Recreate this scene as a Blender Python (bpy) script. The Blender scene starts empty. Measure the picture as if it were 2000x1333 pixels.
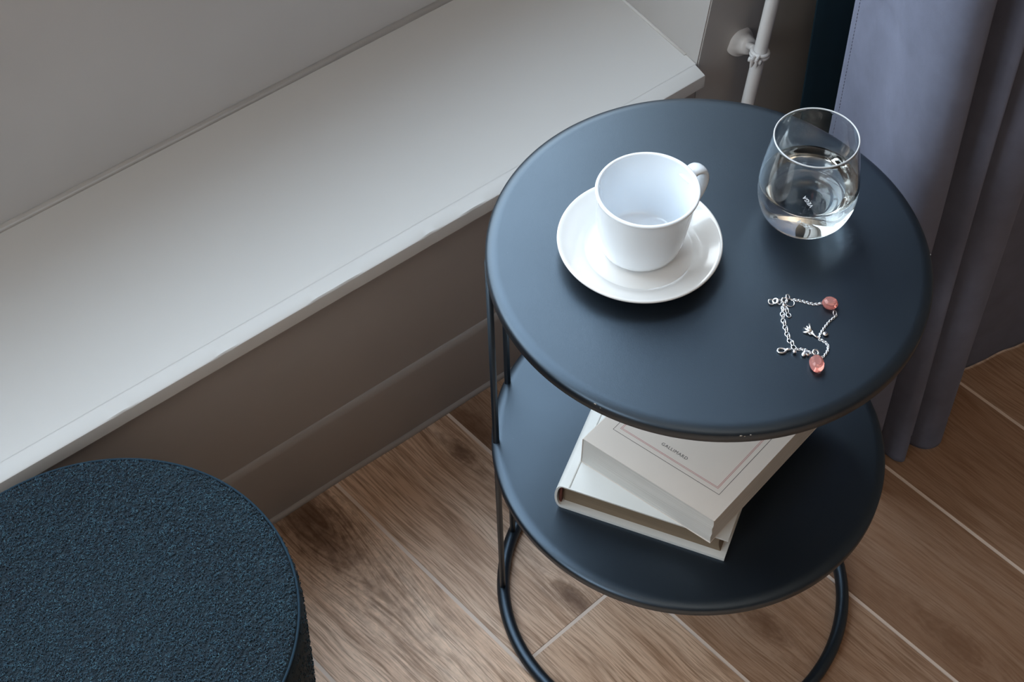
import bpy, bmesh, math, random
import numpy as np
from mathutils import Vector, Matrix
PI = math.pi
SC = bpy.context.scene
C = SC.collection
random.seed(7)
rng = np.random.default_rng(7)

# ------------------------------------------------------------------ camera
cam = bpy.data.cameras.new('camera')
cam.lens = 57.527
cam.sensor_width = 36.0
cam.clip_start = 0.01
camo = bpy.data.objects.new('camera', cam)
C.objects.link(camo)
CR, CU, CB = Vector((0.7862, -0.6177, -0.0189)).normalized(), Vector((0.4906, 0.6052, 0.6269)), Vector((-0.3758, -0.5021, 0.7789))
CB = (CB - CB.dot(CR) * CR).normalized()
CU = CB.cross(CR)
camo.matrix_world = Matrix(((CR.x, CU.x, CB.x, 0), (CR.y, CU.y, CB.y, 0), (CR.z, CU.z, CB.z, 1.51401), (0, 0, 0, 1)))
SC.camera = camo

# ------------------------------------------------------------------ light
SKY = 8.1
w = bpy.data.worlds.new('sky')
SC.world = w
w.use_nodes = True
nt = w.node_tree
nt.nodes.clear()
o_ = nt.nodes.new('ShaderNodeOutputWorld')
bg = nt.nodes.new('ShaderNodeBackground')
tc = nt.nodes.new('ShaderNodeTexCoord')
sp = nt.nodes.new('ShaderNodeSeparateXYZ')
rp = nt.nodes.new('ShaderNodeValToRGB')
nt.links.new(tc.outputs['Generated'], sp.inputs[0])
nt.links.new(sp.outputs['Z'], rp.inputs[0])
nt.links.new(rp.outputs[0], bg.inputs[0])
nt.links.new(bg.outputs[0], o_.inputs[0])
e = rp.color_ramp.elements
e[0].position = 0.0; e[0].color = (0.09, 0.095, 0.10, 1)
e[1].position = 1.0; e[1].color = (0.66, 0.80, 1.0, 1)
for p, c in ((0.30, (0.12, 0.125, 0.13, 1)), (0.38, (0.92, 0.95, 1.0, 1)), (0.65, (0.80, 0.89, 1.0, 1))):
    q = e.new(p); q.color = c
bg.inputs[1].default_value = SKY

WX0, WX1, WZ0, WZ1, WY = -0.55, 1.20, 0.66, 2.85, 1.2094       # window opening in the niche wall

def area(name, loc, rot, sx, sy, power=0.0, color=(1, 1, 1), portal=False):
    l = bpy.data.lights.new(name, 'AREA')
    l.shape = 'RECTANGLE'; l.size = sx; l.size_y = sy; l.energy = power; l.color = color
    if portal:
        l.cycles.is_portal = True
    o = bpy.data.objects.new(name, l)
    o.location = loc; o.rotation_euler = rot
    C.objects.link(o)
    return o
area('window_portal', ((WX0 + WX1) / 2, WY + 0.10, (WZ0 + WZ1) / 2), (-PI / 2, 0, 0), WX1 - WX0 + .1, WZ1 - WZ0 + .1, portal=True)
W2Y0, W2Y1, W2Z0, W2Z1 = -0.10, 0.85, 0.85, 2.60          # second window, in the left hand wall
area('window_portal', (-1.45, (W2Y0 + W2Y1) / 2, (W2Z0 + W2Z1) / 2), (0, -PI / 2, 0), W2Z1 - W2Z0 + .1, W2Y1 - W2Y0 + .1, portal=True)
# warm upward fill added for room ambience, behind the camera; no known source
FILL_POWER = 24.0
area('added_fill_light', (-0.2, -0.9, 2.30), (PI, 0, 0), 0.5, 0.5, FILL_POWER, (1.0, 0.80, 0.62))

SC.view_settings.view_transform = 'Standard'
SC.view_settings.look = 'None'
SC.view_settings.gamma = 1.0
SC.view_settings.exposure = 0.0
SC.view_settings.use_curve_mapping = False
SC.cycles.max_bounces = 14
SC.cycles.transmission_bounces = 12
SC.cycles.transparent_max_bounces = 16
SC.cycles.diffuse_bounces = 5
SC.cycles.glossy_bounces = 6
SC.cycles.sample_clamp_indirect = 8.0
SC.cycles.use_denoising = True
SC.cycles.caustics_refractive = True
SC.cycles.blur_glossy = 0.3

# ------------------------------------------------------------------ helpers
def tag(o, label=None, cat=None, group=None, kind=None):
    if label: o['label'] = label
    if cat: o['category'] = cat
    if group: o['group'] = group
    if kind: o['kind'] = kind
    return o

def empty(name, M=None, loc=None):
    o = bpy.data.objects.new(name, None)
    o.empty_display_size = 0.02
    C.objects.link(o)
    if M is not None: o.matrix_world = M
    if loc is not None: o.location = loc
    return o

def link_mesh(name, me, mat=None, parent=None, M=None):
    o = bpy.data.objects.new(name, me)
    if mat is not None and not me.materials: me.materials.append(mat)
    C.objects.link(o)
    if parent is not None: o.parent = parent
    if M is not None:
        if parent is None: o.matrix_world = M
        else: o.matrix_local = M
    return o

def mesh(name, V, F, mat=None, parent=None, smooth=False, M=None):
    me = bpy.data.meshes.new(name)
    me.from_pydata([tuple(v) for v in V], [], [tuple(f) for f in F])
    me.validate()
    if smooth: me.polygons.foreach_set('use_smooth', [True] * len(me.polygons))
    return link_mesh(name, me, mat, parent, M)

def bmo(name, bm, mat=None, parent=None, smooth=False, M=None):
    me = bpy.data.meshes.new(name)
    bm.normal_update()
    bm.to_mesh(me); bm.free()
    if smooth: me.polygons.foreach_set('use_smooth', [True] * len(me.polygons))
    return link_mesh(name, me, mat, parent, M)

def add_box(bm, x0, x1, y0, y1, z0, z1, M=None):
    vs = [bm.verts.new((x, y, z)) for z in (z0, z1) for y in (y0, y1) for x in (x0, x1)]
    if M is not None:
        for v in vs: v.co = M @ v.co
    for f in ((0, 2, 3, 1), (4, 5, 7, 6), (0, 1, 5, 4), (2, 6, 7, 3), (0, 4, 6, 2), (1, 3, 7, 5)):
        bm.faces.new([vs[i] for i in f])
    return vs

def box(name, x0, x1, y0, y1, z0, z1, mat, parent=None, bevel=0, seg=2):
    bm = bmesh.new()
    add_box(bm, x0, x1, y0, y1, z0, z1)
    if bevel:
        bmesh.ops.bevel(bm, geom=bm.edges[:], offset=bevel, segments=seg, affect='EDGES', profile=0.6)
    bmesh.ops.recalc_face_normals(bm, faces=bm.faces)
    return bmo(name, bm, mat, parent)

def prism(bm, poly, z0, z1, M=None):
    n = len(poly)
    a = [bm.verts.new((p[0], p[1], z0)) for p in poly]
    b = [bm.verts.new((p[0], p[1], z1)) for p in poly]
    if M is not None:
        for v in a + b: v.co = M @ v.co
    bm.faces.new(a[::-1]); bm.faces.new(b)
    for i in range(n):
        j = (i + 1) % n
        bm.faces.new((a[i], a[j], b[j], b[i]))

def lathe_data(prof, seg=96, close=False):
    V, F = [], []
    n = len(prof)
    ring = []
    for (r, z) in prof:
        if r < 1e-7:
            ring.append([len(V)]); V.append((0, 0, z))
        else:
            ring.append(list(range(len(V), len(V) + seg)))
            for k in range(seg):
                a = 2 * PI * k / seg
                V.append((r * math.cos(a), r * math.sin(a), z))
    rng_ = range(n) if close else range(n - 1)
    for i in rng_:
        A, B = ring[i], ring[(i + 1) % n]
        if len(A) == 1 and len(B) == 1: continue
        for k in range(seg):
            k2 = (k + 1) % seg
            if len(A) == 1: F.append((A[0], B[k2], B[k]))
            elif len(B) == 1: F.append((A[k], A[k2], B[0]))
            else: F.append((A[k], A[k2], B[k2], B[k]))
    return V, F

def lathe(name, prof, mat, parent=None, seg=96, smooth=True, M=None, close=False):
    V, F = lathe_data(prof, seg, close)
    me = bpy.data.meshes.new(name)
    me.from_pydata(V, [], F)
    bm = bmesh.new(); bm.from_mesh(me)
    bmesh.ops.recalc_face_normals(bm, faces=bm.faces)
    bm.to_mesh(me); bm.free()
    if smooth: me.polygons.foreach_set('use_smooth', [True] * len(me.polygons))
    return link_mesh(name, me, mat, parent, M)

def tube_data(path, r, seg=8, closed=False, rr=None):
    """rr: optional radius per point"""
    P = [Vector(p) for p in path]
    n = len(P)
    V, F = [], []
    t0 = (P[1] - P[0]).normalized()
    up = Vector((0, 0, 1)) if abs(t0.z) < 0.9 else Vector((1, 0, 0))
    nrm = (up - up.dot(t0) * t0).normalized()
    for i in range(n):
        if closed: t = (P[(i + 1) % n] - P[i - 1]).normalized()
        else: t = (P[min(i + 1, n - 1)] - P[max(i - 1, 0)]).normalized()
        nrm = (nrm - nrm.dot(t) * t).normalized()
        b = t.cross(nrm)
        ri = rr[i] if rr else r
        for k in range(seg):
            a = 2 * PI * k / seg
            V.append(P[i] + ri * (math.cos(a) * nrm + math.sin(a) * b))
    m = n if closed else n - 1
    for i in range(m):
        j = (i + 1) % n
        for k in range(seg):
            k2 = (k + 1) % seg
            F.append((i * seg + k, i * seg + k2, j * seg + k2, j * seg + k))
    if not closed:
        F.append(tuple(range(seg))[::-1]); F.append(tuple(range((n - 1) * seg, n * seg)))
    return V, F

def tube(name, path, r, mat, parent=None, seg=12, closed=False, smooth=True, rr=None, M=None):
    V, F = tube_data(path, r, seg, closed, rr)
    return mesh(name, V, F, mat, parent, smooth, M)

def join_data(parts):
    V, F = [], []
    for v, f in parts:
        o = len(V)
        V.extend(v); F.extend(tuple(i + o for i in ff) for ff in f)
    return V, F

def smooth_angle(o, deg=35):
    me = o.data
    me.polygons.foreach_set('use_smooth', [True] * len(me.polygons))
    bm = bmesh.new(); bm.from_mesh(me)
    for ed in bm.edges:
        if len(ed.link_faces) == 2 and ed.calc_face_angle(0) > math.radians(deg): ed.smooth = False
    bm.to_mesh(me); bm.free()

def catmull(pts, n):
    P = np.array(pts, float)
    P = np.vstack([2 * P[0] - P[1], P, 2 * P[-1] - P[-2]])
    out = []
    m = len(P) - 3
    for i in range(m):
        p0, p1, p2, p3 = P[i:i + 4]
        for t in np.linspace(0, 1, n, endpoint=False):
            out.append(0.5 * ((2 * p1) + (-p0 + p2) * t + (2 * p0 - 5 * p1 + 4 * p2 - p3) * t ** 2 + (-p0 + 3 * p1 - 3 * p2 + p3) * t ** 3))
    out.append(P[-2])
    return np.array(out)

def frame(origin, x, y, z):
    return Matrix(((x[0], y[0], z[0], origin[0]), (x[1], y[1], z[1], origin[1]), (x[2], y[2], z[2], origin[2]), (0, 0, 0, 1)))

# ------------------------------------------------------------------ materials
class N:
    """small node helper"""
    def __init__(s, name):
        s.m = bpy.data.materials.new(name); s.m.use_nodes = True
        s.t = s.m.node_tree; s.t.nodes.clear()
        s.out = s.t.nodes.new('ShaderNodeOutputMaterial')
    def n(s, typ, **kw):
        nd = s.t.nodes.new(typ)
        for k, v in kw.items(): setattr(nd, k, v)
        return nd
    def l(s, a, b): s.t.links.new(a, b)
    def obj(s): return s.n('ShaderNodeTexCoord').outputs['Object']
    def mapping(s, vec, scale=(1, 1, 1), loc=(0, 0, 0), rot=(0, 0, 0)):
        m = s.n('ShaderNodeMapping'); s.l(vec, m.inputs[0])
        m.inputs['Scale'].default_value = scale; m.inputs['Location'].default_value = loc; m.inputs['Rotation'].default_value = rot
        return m.outputs[0]
    def noise(s, vec, scale=5, detail=3, rough=.5, dist=0, color=False):
        m = s.n('ShaderNodeTexNoise'); s.l(vec, m.inputs['Vector'])
        m.inputs['Scale'].default_value = scale; m.inputs['Detail'].default_value = detail
        m.inputs['Roughness'].default_value = rough; m.inputs['Distortion'].default_value = dist
        return m.outputs['Color' if color else 'Fac']
    def ramp(s, fac, stops):
        r = s.n('ShaderNodeValToRGB'); s.l(fac, r.inputs[0])
        e = r.color_ramp.elements
        while len(e) < len(stops): e.new(0.5)
        for i, (p, c) in enumerate(stops):
            e[i].position = p
            e[i].color = (c, c, c, 1) if isinstance(c, (int, float)) else (*c, 1)
        return r.outputs[0]
    def math(s, op, a, b=None, c=None, clamp=False):
        m = s.n('ShaderNodeMath', operation=op); m.use_clamp = clamp
        for i, v in enumerate((a, b, c)):
            if v is None: continue
            if isinstance(v, (int, float)): m.inputs[i].default_value = v
            else: s.l(v, m.inputs[i])
        return m.outputs[0]
    def mix(s, fac, a, b, blend='MIX'):
        m = s.n('ShaderNodeMix', data_type='RGBA', blend_type=blend)
        for i, v in ((0, fac), (6, a), (7, b)):
            if isinstance(v, (int, float)): m.inputs[i].default_value = v
            elif isinstance(v, tuple): m.inputs[i].default_value = (*v, 1)
            else: s.l(v, m.inputs[i])
        return m.outputs[2]
    def bump(s, h, strength=.3, dist=.001, prev=None):
        b = s.n('ShaderNodeBump'); s.l(h, b.inputs['Height'])
        b.inputs['Strength'].default_value = strength; b.inputs['Distance'].default_value = dist
        if prev is not None: s.l(prev, b.inputs['Normal'])
        return b.outputs[0]
    def principled(s, color=None, rough=.5, metal=0, normal=None, **kw):
        p = s.n('ShaderNodeBsdfPrincipled')
        if color is not None:
            if isinstance(color, tuple): p.inputs['Base Color'].default_value = (*color, 1)
            else: s.l(color, p.inputs['Base Color'])
        if isinstance(rough, (int, float)): p.inputs['Roughness'].default_value = rough
        else: s.l(rough, p.inputs['Roughness'])
        p.inputs['Metallic'].default_value = metal
        if normal is not None: s.l(normal, p.inputs['Normal'])
        for k, v in kw.items():
            k = k.replace('_', ' ')
            if isinstance(v, (int, float)): p.inputs[k].default_value = v
            elif isinstance(v, tuple): p.inputs[k].default_value = (*v, 1)
            else: s.l(v, p.inputs[k])
        s.l(p.outputs[0], s.out.inputs[0])
        return s.m

def plaster(name, col, rough=.55, bump=.25, var=.05, scale=1.0):
    a = N(name); v = a.obj()
    n1 = a.noise(v, 2.2 * scale, 4, .6)
    n2 = a.noise(v, 90 * scale, 5, .6)
    n3 = a.noise(v, 9 * scale, 3, .5)
    c = a.ramp(n1, [(0.3, tuple(x * (1 - var) for x in col)), (0.7, tuple(min(1, x * (1 + var)) for x in col))])
    nb = a.bump(n3, .35, .004)
    nb = a.bump(n2, bump, .0006, nb)
    return a.principled(c, rough, normal=nb)

M_wall = plaster('wall_paint', (.54, .53, .525))
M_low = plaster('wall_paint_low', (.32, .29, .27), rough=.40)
M_right = plaster('wall_paint_right', (.42, .40, .385), rough=.5)
M_sill = plaster('sill_paint', (.525, .51, .49), rough=.42, bump=.12, var=.02)
M_ceil = plaster('ceiling_paint', (.78, .77, .75))
M_frame = plaster('window_paint', (.75, .75, .74), rough=.35, bump=.05)
M_pipe = plaster('pipe_paint', (.66, .65, .65), rough=.35, bump=.15, scale=2)
M_grout = plaster('grout', (.72, .60, .52), rough=.8)

def mat_wood():
    a = N('wood_look_tile'); v = a.obj()
    info = a.n('ShaderNodeObjectInfo')
    rnd = info.outputs['Random']
    off = a.n('ShaderNodeCombineXYZ')
    a.l(a.math('MULTIPLY', rnd, 37.0), off.inputs[0]); a.l(a.math('MULTIPLY', rnd, 91.0), off.inputs[1])
    vo = a.n('ShaderNodeVectorMath', operation='ADD'); a.l(v, vo.inputs[0]); a.l(off.outputs[0], vo.inputs[1])
    vv = vo.outputs[0]
    sep = a.n('ShaderNodeSeparateXYZ'); a.l(v, sep.inputs[0])
    # knots from per-plank attributes (x, y, radius)
    dark_total = None; warp_total = None
    for kn in ('knot_a', 'knot_b'):
        at = a.n('ShaderNodeAttribute', attribute_type='OBJECT', attribute_name=kn)
        ks = a.n('ShaderNodeSeparateXYZ'); a.l(at.outputs['Vector'], ks.inputs[0])
        dx = a.math('SUBTRACT', sep.outputs[0], ks.outputs[0])
        dy = a.math('SUBTRACT', sep.outputs[1], ks.outputs[1])
        nz = a.noise(a.mapping(vv, (1, .5, 1)), 95, 4, .65)
        dx2 = a.math('DIVIDE', dx, ks.outputs[2]); dy2 = a.math('DIVIDE', a.math('MULTIPLY', dy, .45), ks.outputs[2])
        d = a.math('SQRT', a.math('ADD', a.math('MULTIPLY', dx2, dx2), a.math('MULTIPLY', dy2, dy2)))
        dn = a.math('ADD', d, a.math('MULTIPLY', a.math('SUBTRACT', nz, .5), 1.6))
        core = a.ramp(dn, [(0.0, 1.0), (0.45, .80), (.75, .45), (1.15, 0.0)])
        hal = a.math('EXPONENT', a.math('MULTIPLY', a.math('ADD', a.math('MULTIPLY', a.math('MULTIPLY', dx2, dx2), .55), a.math('MULTIPLY', a.math('MULTIPLY', dy2, dy2), .16)), -1.0))
        core = a.math('MAXIMUM', core, a.math('MULTIPLY', a.math('MULTIPLY', hal, .70), a.ramp(nz, [(.35, 0.0), (.65, 1.0)])))
        fall = a.math('DIVIDE', 1.0, a.math('ADD', 1.0, a.math('MULTIPLY', a.math('MULTIPLY', d, d), 1.2)))
        sgn = a.math('DIVIDE', dx2, a.math('ADD', a.math('ABSOLUTE', dx2), .35))
        wp = a.math('MULTIPLY', a.math('MULTIPLY', fall, sgn), ks.outputs[2])
        dark_total = core if dark_total is None else a.math('MAXIMUM', dark_total, core)
        warp_total = wp if warp_total is None else a.math('ADD', warp_total, wp)
    wv = a.n('ShaderNodeCombineXYZ'); a.l(a.math('MULTIPLY', warp_total, -1.1), wv.inputs[0])
    v2 = a.n('ShaderNodeVectorMath', operation='ADD'); a.l(vv, v2.inputs[0]); a.l(wv.outputs[0], v2.inputs[1])
    g = v2.outputs[0]
    # slow wander of the grain
    wob = a.noise(a.mapping(g, (3, 2.2, 1)), 2.0, 2, .5, color=True)
    wsc = a.n('ShaderNodeVectorMath', operation='SCALE'); a.l(wob, wsc.inputs[0]); wsc.inputs['Scale'].default_value = .022
    v3 = a.n('ShaderNodeVectorMath', operation='ADD'); a.l(g, v3.inputs[0]); a.l(wsc.outputs[0], v3.inputs[1])
    g = v3.outputs[0]
    fine = a.noise(a.mapping(g, (520, 20, 1)), 1.0, 3, .6)
    mid = a.noise(a.mapping(g, (150, 9, 1)), 1.0, 4, .62, .25)
    broad = a.noise(a.mapping(g, (30, 3.0, 1)), 1.0, 3, .55, .3)
    patch = a.noise(a.mapping(vv, (7, 3.0, 1)), 1.0, 3, .55, .5)
    base = a.ramp(broad, [(.28, (.64, .42, .285)), (.5, (.82, .58, .42)), (.72, (.92, .70, .53))])
    c = a.mix(a.ramp(mid, [(.35, .62), (.53, 0.0)]), base, (.29, .165, .095))
    c = a.mix(a.ramp(fine, [(.36, .62), (.54, 0.0)]), c, (.22, .125, .07))
    c = a.mix(a.ramp(patch, [(.58, 0.0), (.78, .5)]), c, (.21, .11, .06))
    c = a.mix(a.math('MULTIPLY', dark_total, .88), c, (.085, .040, .022))
    # tone of each plank: print variation plus right-hand floor shade put into colour
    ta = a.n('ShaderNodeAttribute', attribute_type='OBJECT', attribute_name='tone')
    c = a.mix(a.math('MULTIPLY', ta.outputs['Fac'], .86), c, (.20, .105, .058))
    nb = a.bump(fine, .25, .0003)
    nb = a.bump(mid, .25, .0005, nb)
    r = a.ramp(mid, [(.3, .46), (.7, .34)])
    return a.principled(c, r, normal=nb, Specular_IOR_Level=.25)
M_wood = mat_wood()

def mat_black():
    a = N('black_powder_coat'); v = a.obj()
    f1 = a.noise(v, 900, 3, .6)
    f2 = a.noise(v, 60, 4, .6)
    sm = a.noise(v, 7, 3, .6)
    vo = a.n('ShaderNodeTexVoronoi'); a.l(v, vo.inputs['Vector']); vo.inputs['Scale'].default_value = 150; 
    spk = a.ramp(vo.outputs['Distance'], [(0.0, 1.0), (.06, 0.0)])
    sel = a.ramp(a.noise(v, 33, 2), [(.60, 0.0), (.66, 1.0)])
    spk = a.math('MULTIPLY', a.math('MULTIPLY', spk, sel), .5)
    c = a.mix(spk, (.0025, .0035, .0055), (.25, .27, .30))
    r = a.math('ADD', a.ramp(sm, [(.3, .37), (.7, .43)]), a.math('MULTIPLY', spk, .3))
    nb = a.bump(f1, .18, .0003)
    nb = a.bump(f2, .05, .0006, nb)
    return a.principled(c, r, normal=nb, IOR=1.55, Specular_IOR_Level=.95, Specular_Tint=(.60, .79, 1.0))
M_black = mat_black()

def simple(name, col, rough, metal=0, **kw):
    a = N(name); return a.principled(col, rough, metal, **kw)
M_china_cup = simple('white_porcelain_cup', (.80, .85, .90), .10, Coat_Weight=.5, Coat_Roughness=.04)
M_china = simple('white_porcelain', (.74, .735, .725), .10, Coat_Weight=.5, Coat_Roughness=.04)
M_silver = simple('silver', (.86, .86, .88), .18, 1.0)
M_rubber = simple('black_rubber', (.012, .012, .012), .6)
M_ink = simple('black_ink', (.03, .028, .028), .6)
M_red = simple('red_ink', (.42, .10, .11), .6)
M_band = simple('headband_red', (.10, .025, .015), .8)

def mat_glass(name, ior, col=(1, 1, 1)):
    a = N(name)
    g = a.n('ShaderNodeBsdfGlass'); g.inputs['IOR'].default_value = ior; g.inputs['Roughness'].default_value = 0
    g.inputs['Color'].default_value = (*col, 1)
    a.l(g.outputs[0], a.out.inputs[0])
    return a.m
M_glass = mat_glass('clear_glass', 1.50, (.985, .992, .99))
M_water = mat_glass('water', 1.33)
def mat_gem():
    a = N('pink_crystal')
    g = a.n('ShaderNodeBsdfGlass'); g.inputs['IOR'].default_value = 1.6; g.inputs['Roughness'].default_value = 0; g.inputs['Color'].default_value = (1.0, .70, .64, 1)
    d = a.n('ShaderNodeBsdfPrincipled'); d.inputs['Base Color'].default_value = (.95, .47, .43, 1); d.inputs['Roughness'].default_value = .08
    mx = a.n('ShaderNodeMixShader'); mx.inputs[0].default_value = .26
    a.l(g.outputs[0], mx.inputs[1]); a.l(d.outputs[0], mx.inputs[2]); a.l(mx.outputs[0], a.out.inputs[0])
    return a.m
M_gem = mat_gem()
def mat_rim():  # white mixed into the glass stands for light gathered in the rim
    a = N('glint_rim')
    g = a.n('ShaderNodeBsdfGlass'); g.inputs['IOR'].default_value = 1.5; g.inputs['Roughness'].default_value = .25
    d = a.n('ShaderNodeBsdfPrincipled'); d.inputs['Base Color'].default_value = (.86, .89, .93, 1); d.inputs['Roughness'].default_value = .15
    mx = a.n('ShaderNodeMixShader'); mx.inputs[0].default_value = .55
    a.l(g.outputs[0], mx.inputs[1]); a.l(d.outputs[0], mx.inputs[2]); a.l(mx.outputs[0], a.out.inputs[0])
    return a.m
M_rim = mat_rim()
M_etch = simple('etched_frost', (.85, .88, .92), .5)

def mat_pane():
    a = N('window_glass')
    t = a.n('ShaderNodeBsdfTransparent'); t.inputs[0].default_value = (.96, .98, .97, 1)
    g = a.n('ShaderNodeBsdfGlossy'); g.inputs['Roughness'].default_value = .02
    lw = a.n('ShaderNodeLayerWeight'); lw.inputs[0].default_value = .5
    fr = a.math('ADD', a.math('MULTIPLY', a.math('POWER', lw.outputs['Facing'], 5.0), .90), .04)
    mx = a.n('ShaderNodeMixShader'); a.l(fr, mx.inputs[0]); a.l(t.outputs[0], mx.inputs[1]); a.l(g.outputs[0], mx.inputs[2])
    a.l(mx.outputs[0], a.out.inputs[0])
    return a.m
M_pane = mat_pane()

def mat_paper(name, col, stripes=True, rough=.75):
    a = N(name); v = a.obj()
    c = col
    nb = None
    if stripes:
        n1 = a.noise(a.mapping(v, (8, 8, 2600)), 1, 2, .6)
        n2 = a.noise(v, 30, 3)
        cc = a.ramp(n1, [(.35, tuple(x * .72 for x in col)), (.6, col)])
        c = a.mix(a.ramp(n2, [(.35, .25), (.7, 0.0)]), cc, tuple(x * .72 for x in col))
        nb = a.bump(n1, .5, .0003)
    else:
        n2 = a.noise(v, 14, 4)
        c = a.ramp(n2, [(.3, tuple(x * .94 for x in col)), (.7, col)])
        nb = a.bump(a.noise(v, 400, 2), .1, .0002)
    return a.principled(c, rough, normal=nb)
M_pages_old = mat_paper('old_page_edges', (.21, .155, .10))
M_pages = mat_paper('page_edges', (.60, .59, .565))
M_cover_w = mat_paper('cream_jacket', (.62, .625, .61), False, .45)
M_cover_c = mat_paper('ivory_cover', (.66, .60, .55), False, .55)

def mat_boucle():
    a = N('teal_boucle'); 
    geo = a.n('ShaderNodeNewGeometry')
    v = a.obj()
    vo = a.n('ShaderNodeTexVoronoi'); a.l(v, vo.inputs['Vector']); vo.inputs['Scale'].default_value = 420
    n1 = a.noise(v, 700, 3, .7)
    n2 = a.noise(v, 12, 3, .6)
    rnd = geo.outputs['Random Per Island']
    c = a.ramp(rnd, [(0.0, (.0005, .005, .012)), (.5, (.003, .021, .042)), (.85, (.012, .050, .082)), (1.0, (.05, .12, .16))])
    c = a.mix(a.ramp(n2, [(.35, .35), (.65, 0.0)]), c, (.012, .05, .075))
    nb = a.bump(n1, .5, .0006)
    return a.principled(c, .85, normal=nb, Sheen_Weight=.06, Sheen_Roughness=.5)
M_boucle = mat_boucle()
M_piping = simple('teal_piping', (.004, .022, .040), .95)
M_boucle_base = simple('teal_backing', (.007, .018, .027), .95)

def mat_fabric(name, col, sheen=.3, scale=1500, var=.10, tint=(.6, .65, .9)):
    a = N(name); v = a.obj()
    n1 = a.noise(v, scale, 3, .7)
    n2 = a.noise(v, 26, 4, .6)
    c = a.ramp(n2, [(.3, tuple(x * (1 - var) for x in col)), (.7, tuple(x * (1 + var) for x in col))])
    nb = a.bump(n1, .35, .0004)
    nb = a.bump(a.noise(v, 120, 3, .6), .12, .001, nb)
    return a.principled(c, .9, normal=nb, Sheen_Weight=sheen, Sheen_Roughness=.45, Sheen_Tint=tint)
M_curtain = mat_fabric('grey_suede_cloth', (.125, .137, .195), .12)
M_teal = mat_fabric('teal_velvet', (.002, .022, .040), .06, tint=(.1, .5, .6))
M_thread = simple('grey_thread', (.13, .13, .18), .9)

# ------------------------------------------------------------------ the setting
SILL_Z = 0.3165
LY = .930            # front edge of the sill
WP = .948            # plane of the wall below the sill and right of the niche
def st(o): o['kind'] = 'structure'; return o
ZC = 3.10
# niche wall with the window opening (parapet, piers, lintel)
bm = bmesh.new()
for b in ((-1.35, 1.3, WY, WY + .08, .25, WZ0), (-1.35, 1.3, WY, WY + .08, WZ1, ZC), (-1.35, WX0, WY, WY + .08, WZ0, WZ1), (WX1, 1.3, WY, WY + .08, WZ0, WZ1)):
    add_box(bm, *b)
st(bmo('wall_window', bm, M_wall))
# wall under the sill
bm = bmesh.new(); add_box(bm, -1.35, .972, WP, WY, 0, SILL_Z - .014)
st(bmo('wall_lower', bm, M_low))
# right hand wall block with the slightly leaning reveal
def reveal_x(y, z):
    return .9718 + .064 * (y - WP) + max(0, min(.085, z - SILL_Z)) * .150
V, F = [], []
zs = [0, .300, SILL_Z, .36, .4015, .60, WZ0]
for z in zs:
    ex = 0
    for (x, y) in ((reveal_x(WP, z), WP), (reveal_x(WY + .08, z), WY + .08), (2.2, WY + .08), (2.2, WP)):
        V.append((x, y, z))
for i in range(len(zs) - 1):
    for k in range(4):
        k2 = (k + 1) % 4
        F.append((i * 4 + k, (i + 1) * 4 + k, (i + 1) * 4 + k2, i * 4 + k2))
F.append((0, 1, 2, 3)); F.append(tuple(4 * (len(zs) - 1) + k for k in (3, 2, 1, 0)))
o = mesh('wall_right', V, F, M_right)
b = bmesh.new(); b.from_mesh(o.data)
add_box(b, WX1, 2.2, WP, WY + .08, WZ0, ZC)
ed = [e_ for e_ in b.edges if all(abs(v_.co.y - WP) < 1e-4 and v_.co.x < 1.1 for v_ in e_.verts)]
bmesh.ops.bevel(b, geom=ed, offset=.0015, segments=2, affect='EDGES')
bmesh.ops.recalc_face_normals(b, faces=b.faces); b.to_mesh(o.data); b.free()
st(o)
bm = bmesh.new()
for b in ((-1.43, -1.35, -3.0, 1.29, 0, W2Z0), (-1.43, -1.35, -3.0, 1.29, W2Z1, ZC), (-1.43, -1.35, -3.0, W2Y0, W2Z0, W2Z1), (-1.43, -1.35, W2Y1, 1.29, W2Z0, W2Z1)):
    add_box(bm, *b)
st(bmo('wall_left', bm, M_wall))
st(box('wall_back', -1.50, 2.2, -3.15, -3.0, 0, ZC, M_wall))
st(box('wall_far_right', 2.2, 2.35, -3.0, 1.29, 0, ZC, M_wall))
st(box('ceiling', -1.5, 2.35, -3.15, 1.30, ZC, ZC + .1, M_ceil))
# sill slab with a worn, slightly wavy front edge
poly_n = 260
xs = np.linspace(-1.35, .9668, poly_n)
nz = np.cumsum(rng.normal(0, .00003, poly_n)); nz -= np.linspace(nz[0], nz[-1], poly_n)
chips = np.zeros(poly_n)
for c_, wd, dp in ((.47, .005, .0010), (.50, .009, .0007), (.60, .004, .0009), (.655, .006, .0009), (.36, .004, .0007), (.25, .005, .0007)):
    chips += dp * np.exp(-((xs - c_) / wd) ** 2)
V, F = [], []
prof = [(0.0, -.0165), (0.0, -.0022), (.0006, -.0008), (.0020, 0.0)]
for i, x in enumerate(xs):
    for j, (dy, dz) in enumerate(prof):
        k = 1.0 if j else .4
        V.append((x, LY + dy + nz[i] * k + chips[i] * (1 if j in (1, 2) else .3), SILL_Z + dz - (chips[i] * .5 if j in (2,) else 0)))
    V.append((x + (.0031 if i == poly_n - 1 else 0), WP + .002, SILL_Z)); V.append((x + (.0031 if i == poly_n - 1 else 0), WP + .002, SILL_Z - .0165))
m_ = 6
for i in range(poly_n - 1):
    for j in range(m_):
        j2 = (j + 1) % m_
        F.append((i * m_ + j, (i + 1) * m_ + j, (i + 1) * m_ + j2, i * m_ + j2))
F.append(tuple(range(m_))); F.append(tuple(range((poly_n - 1) * m_, poly_n * m_))[::-1])
o0 = len(V)
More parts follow.
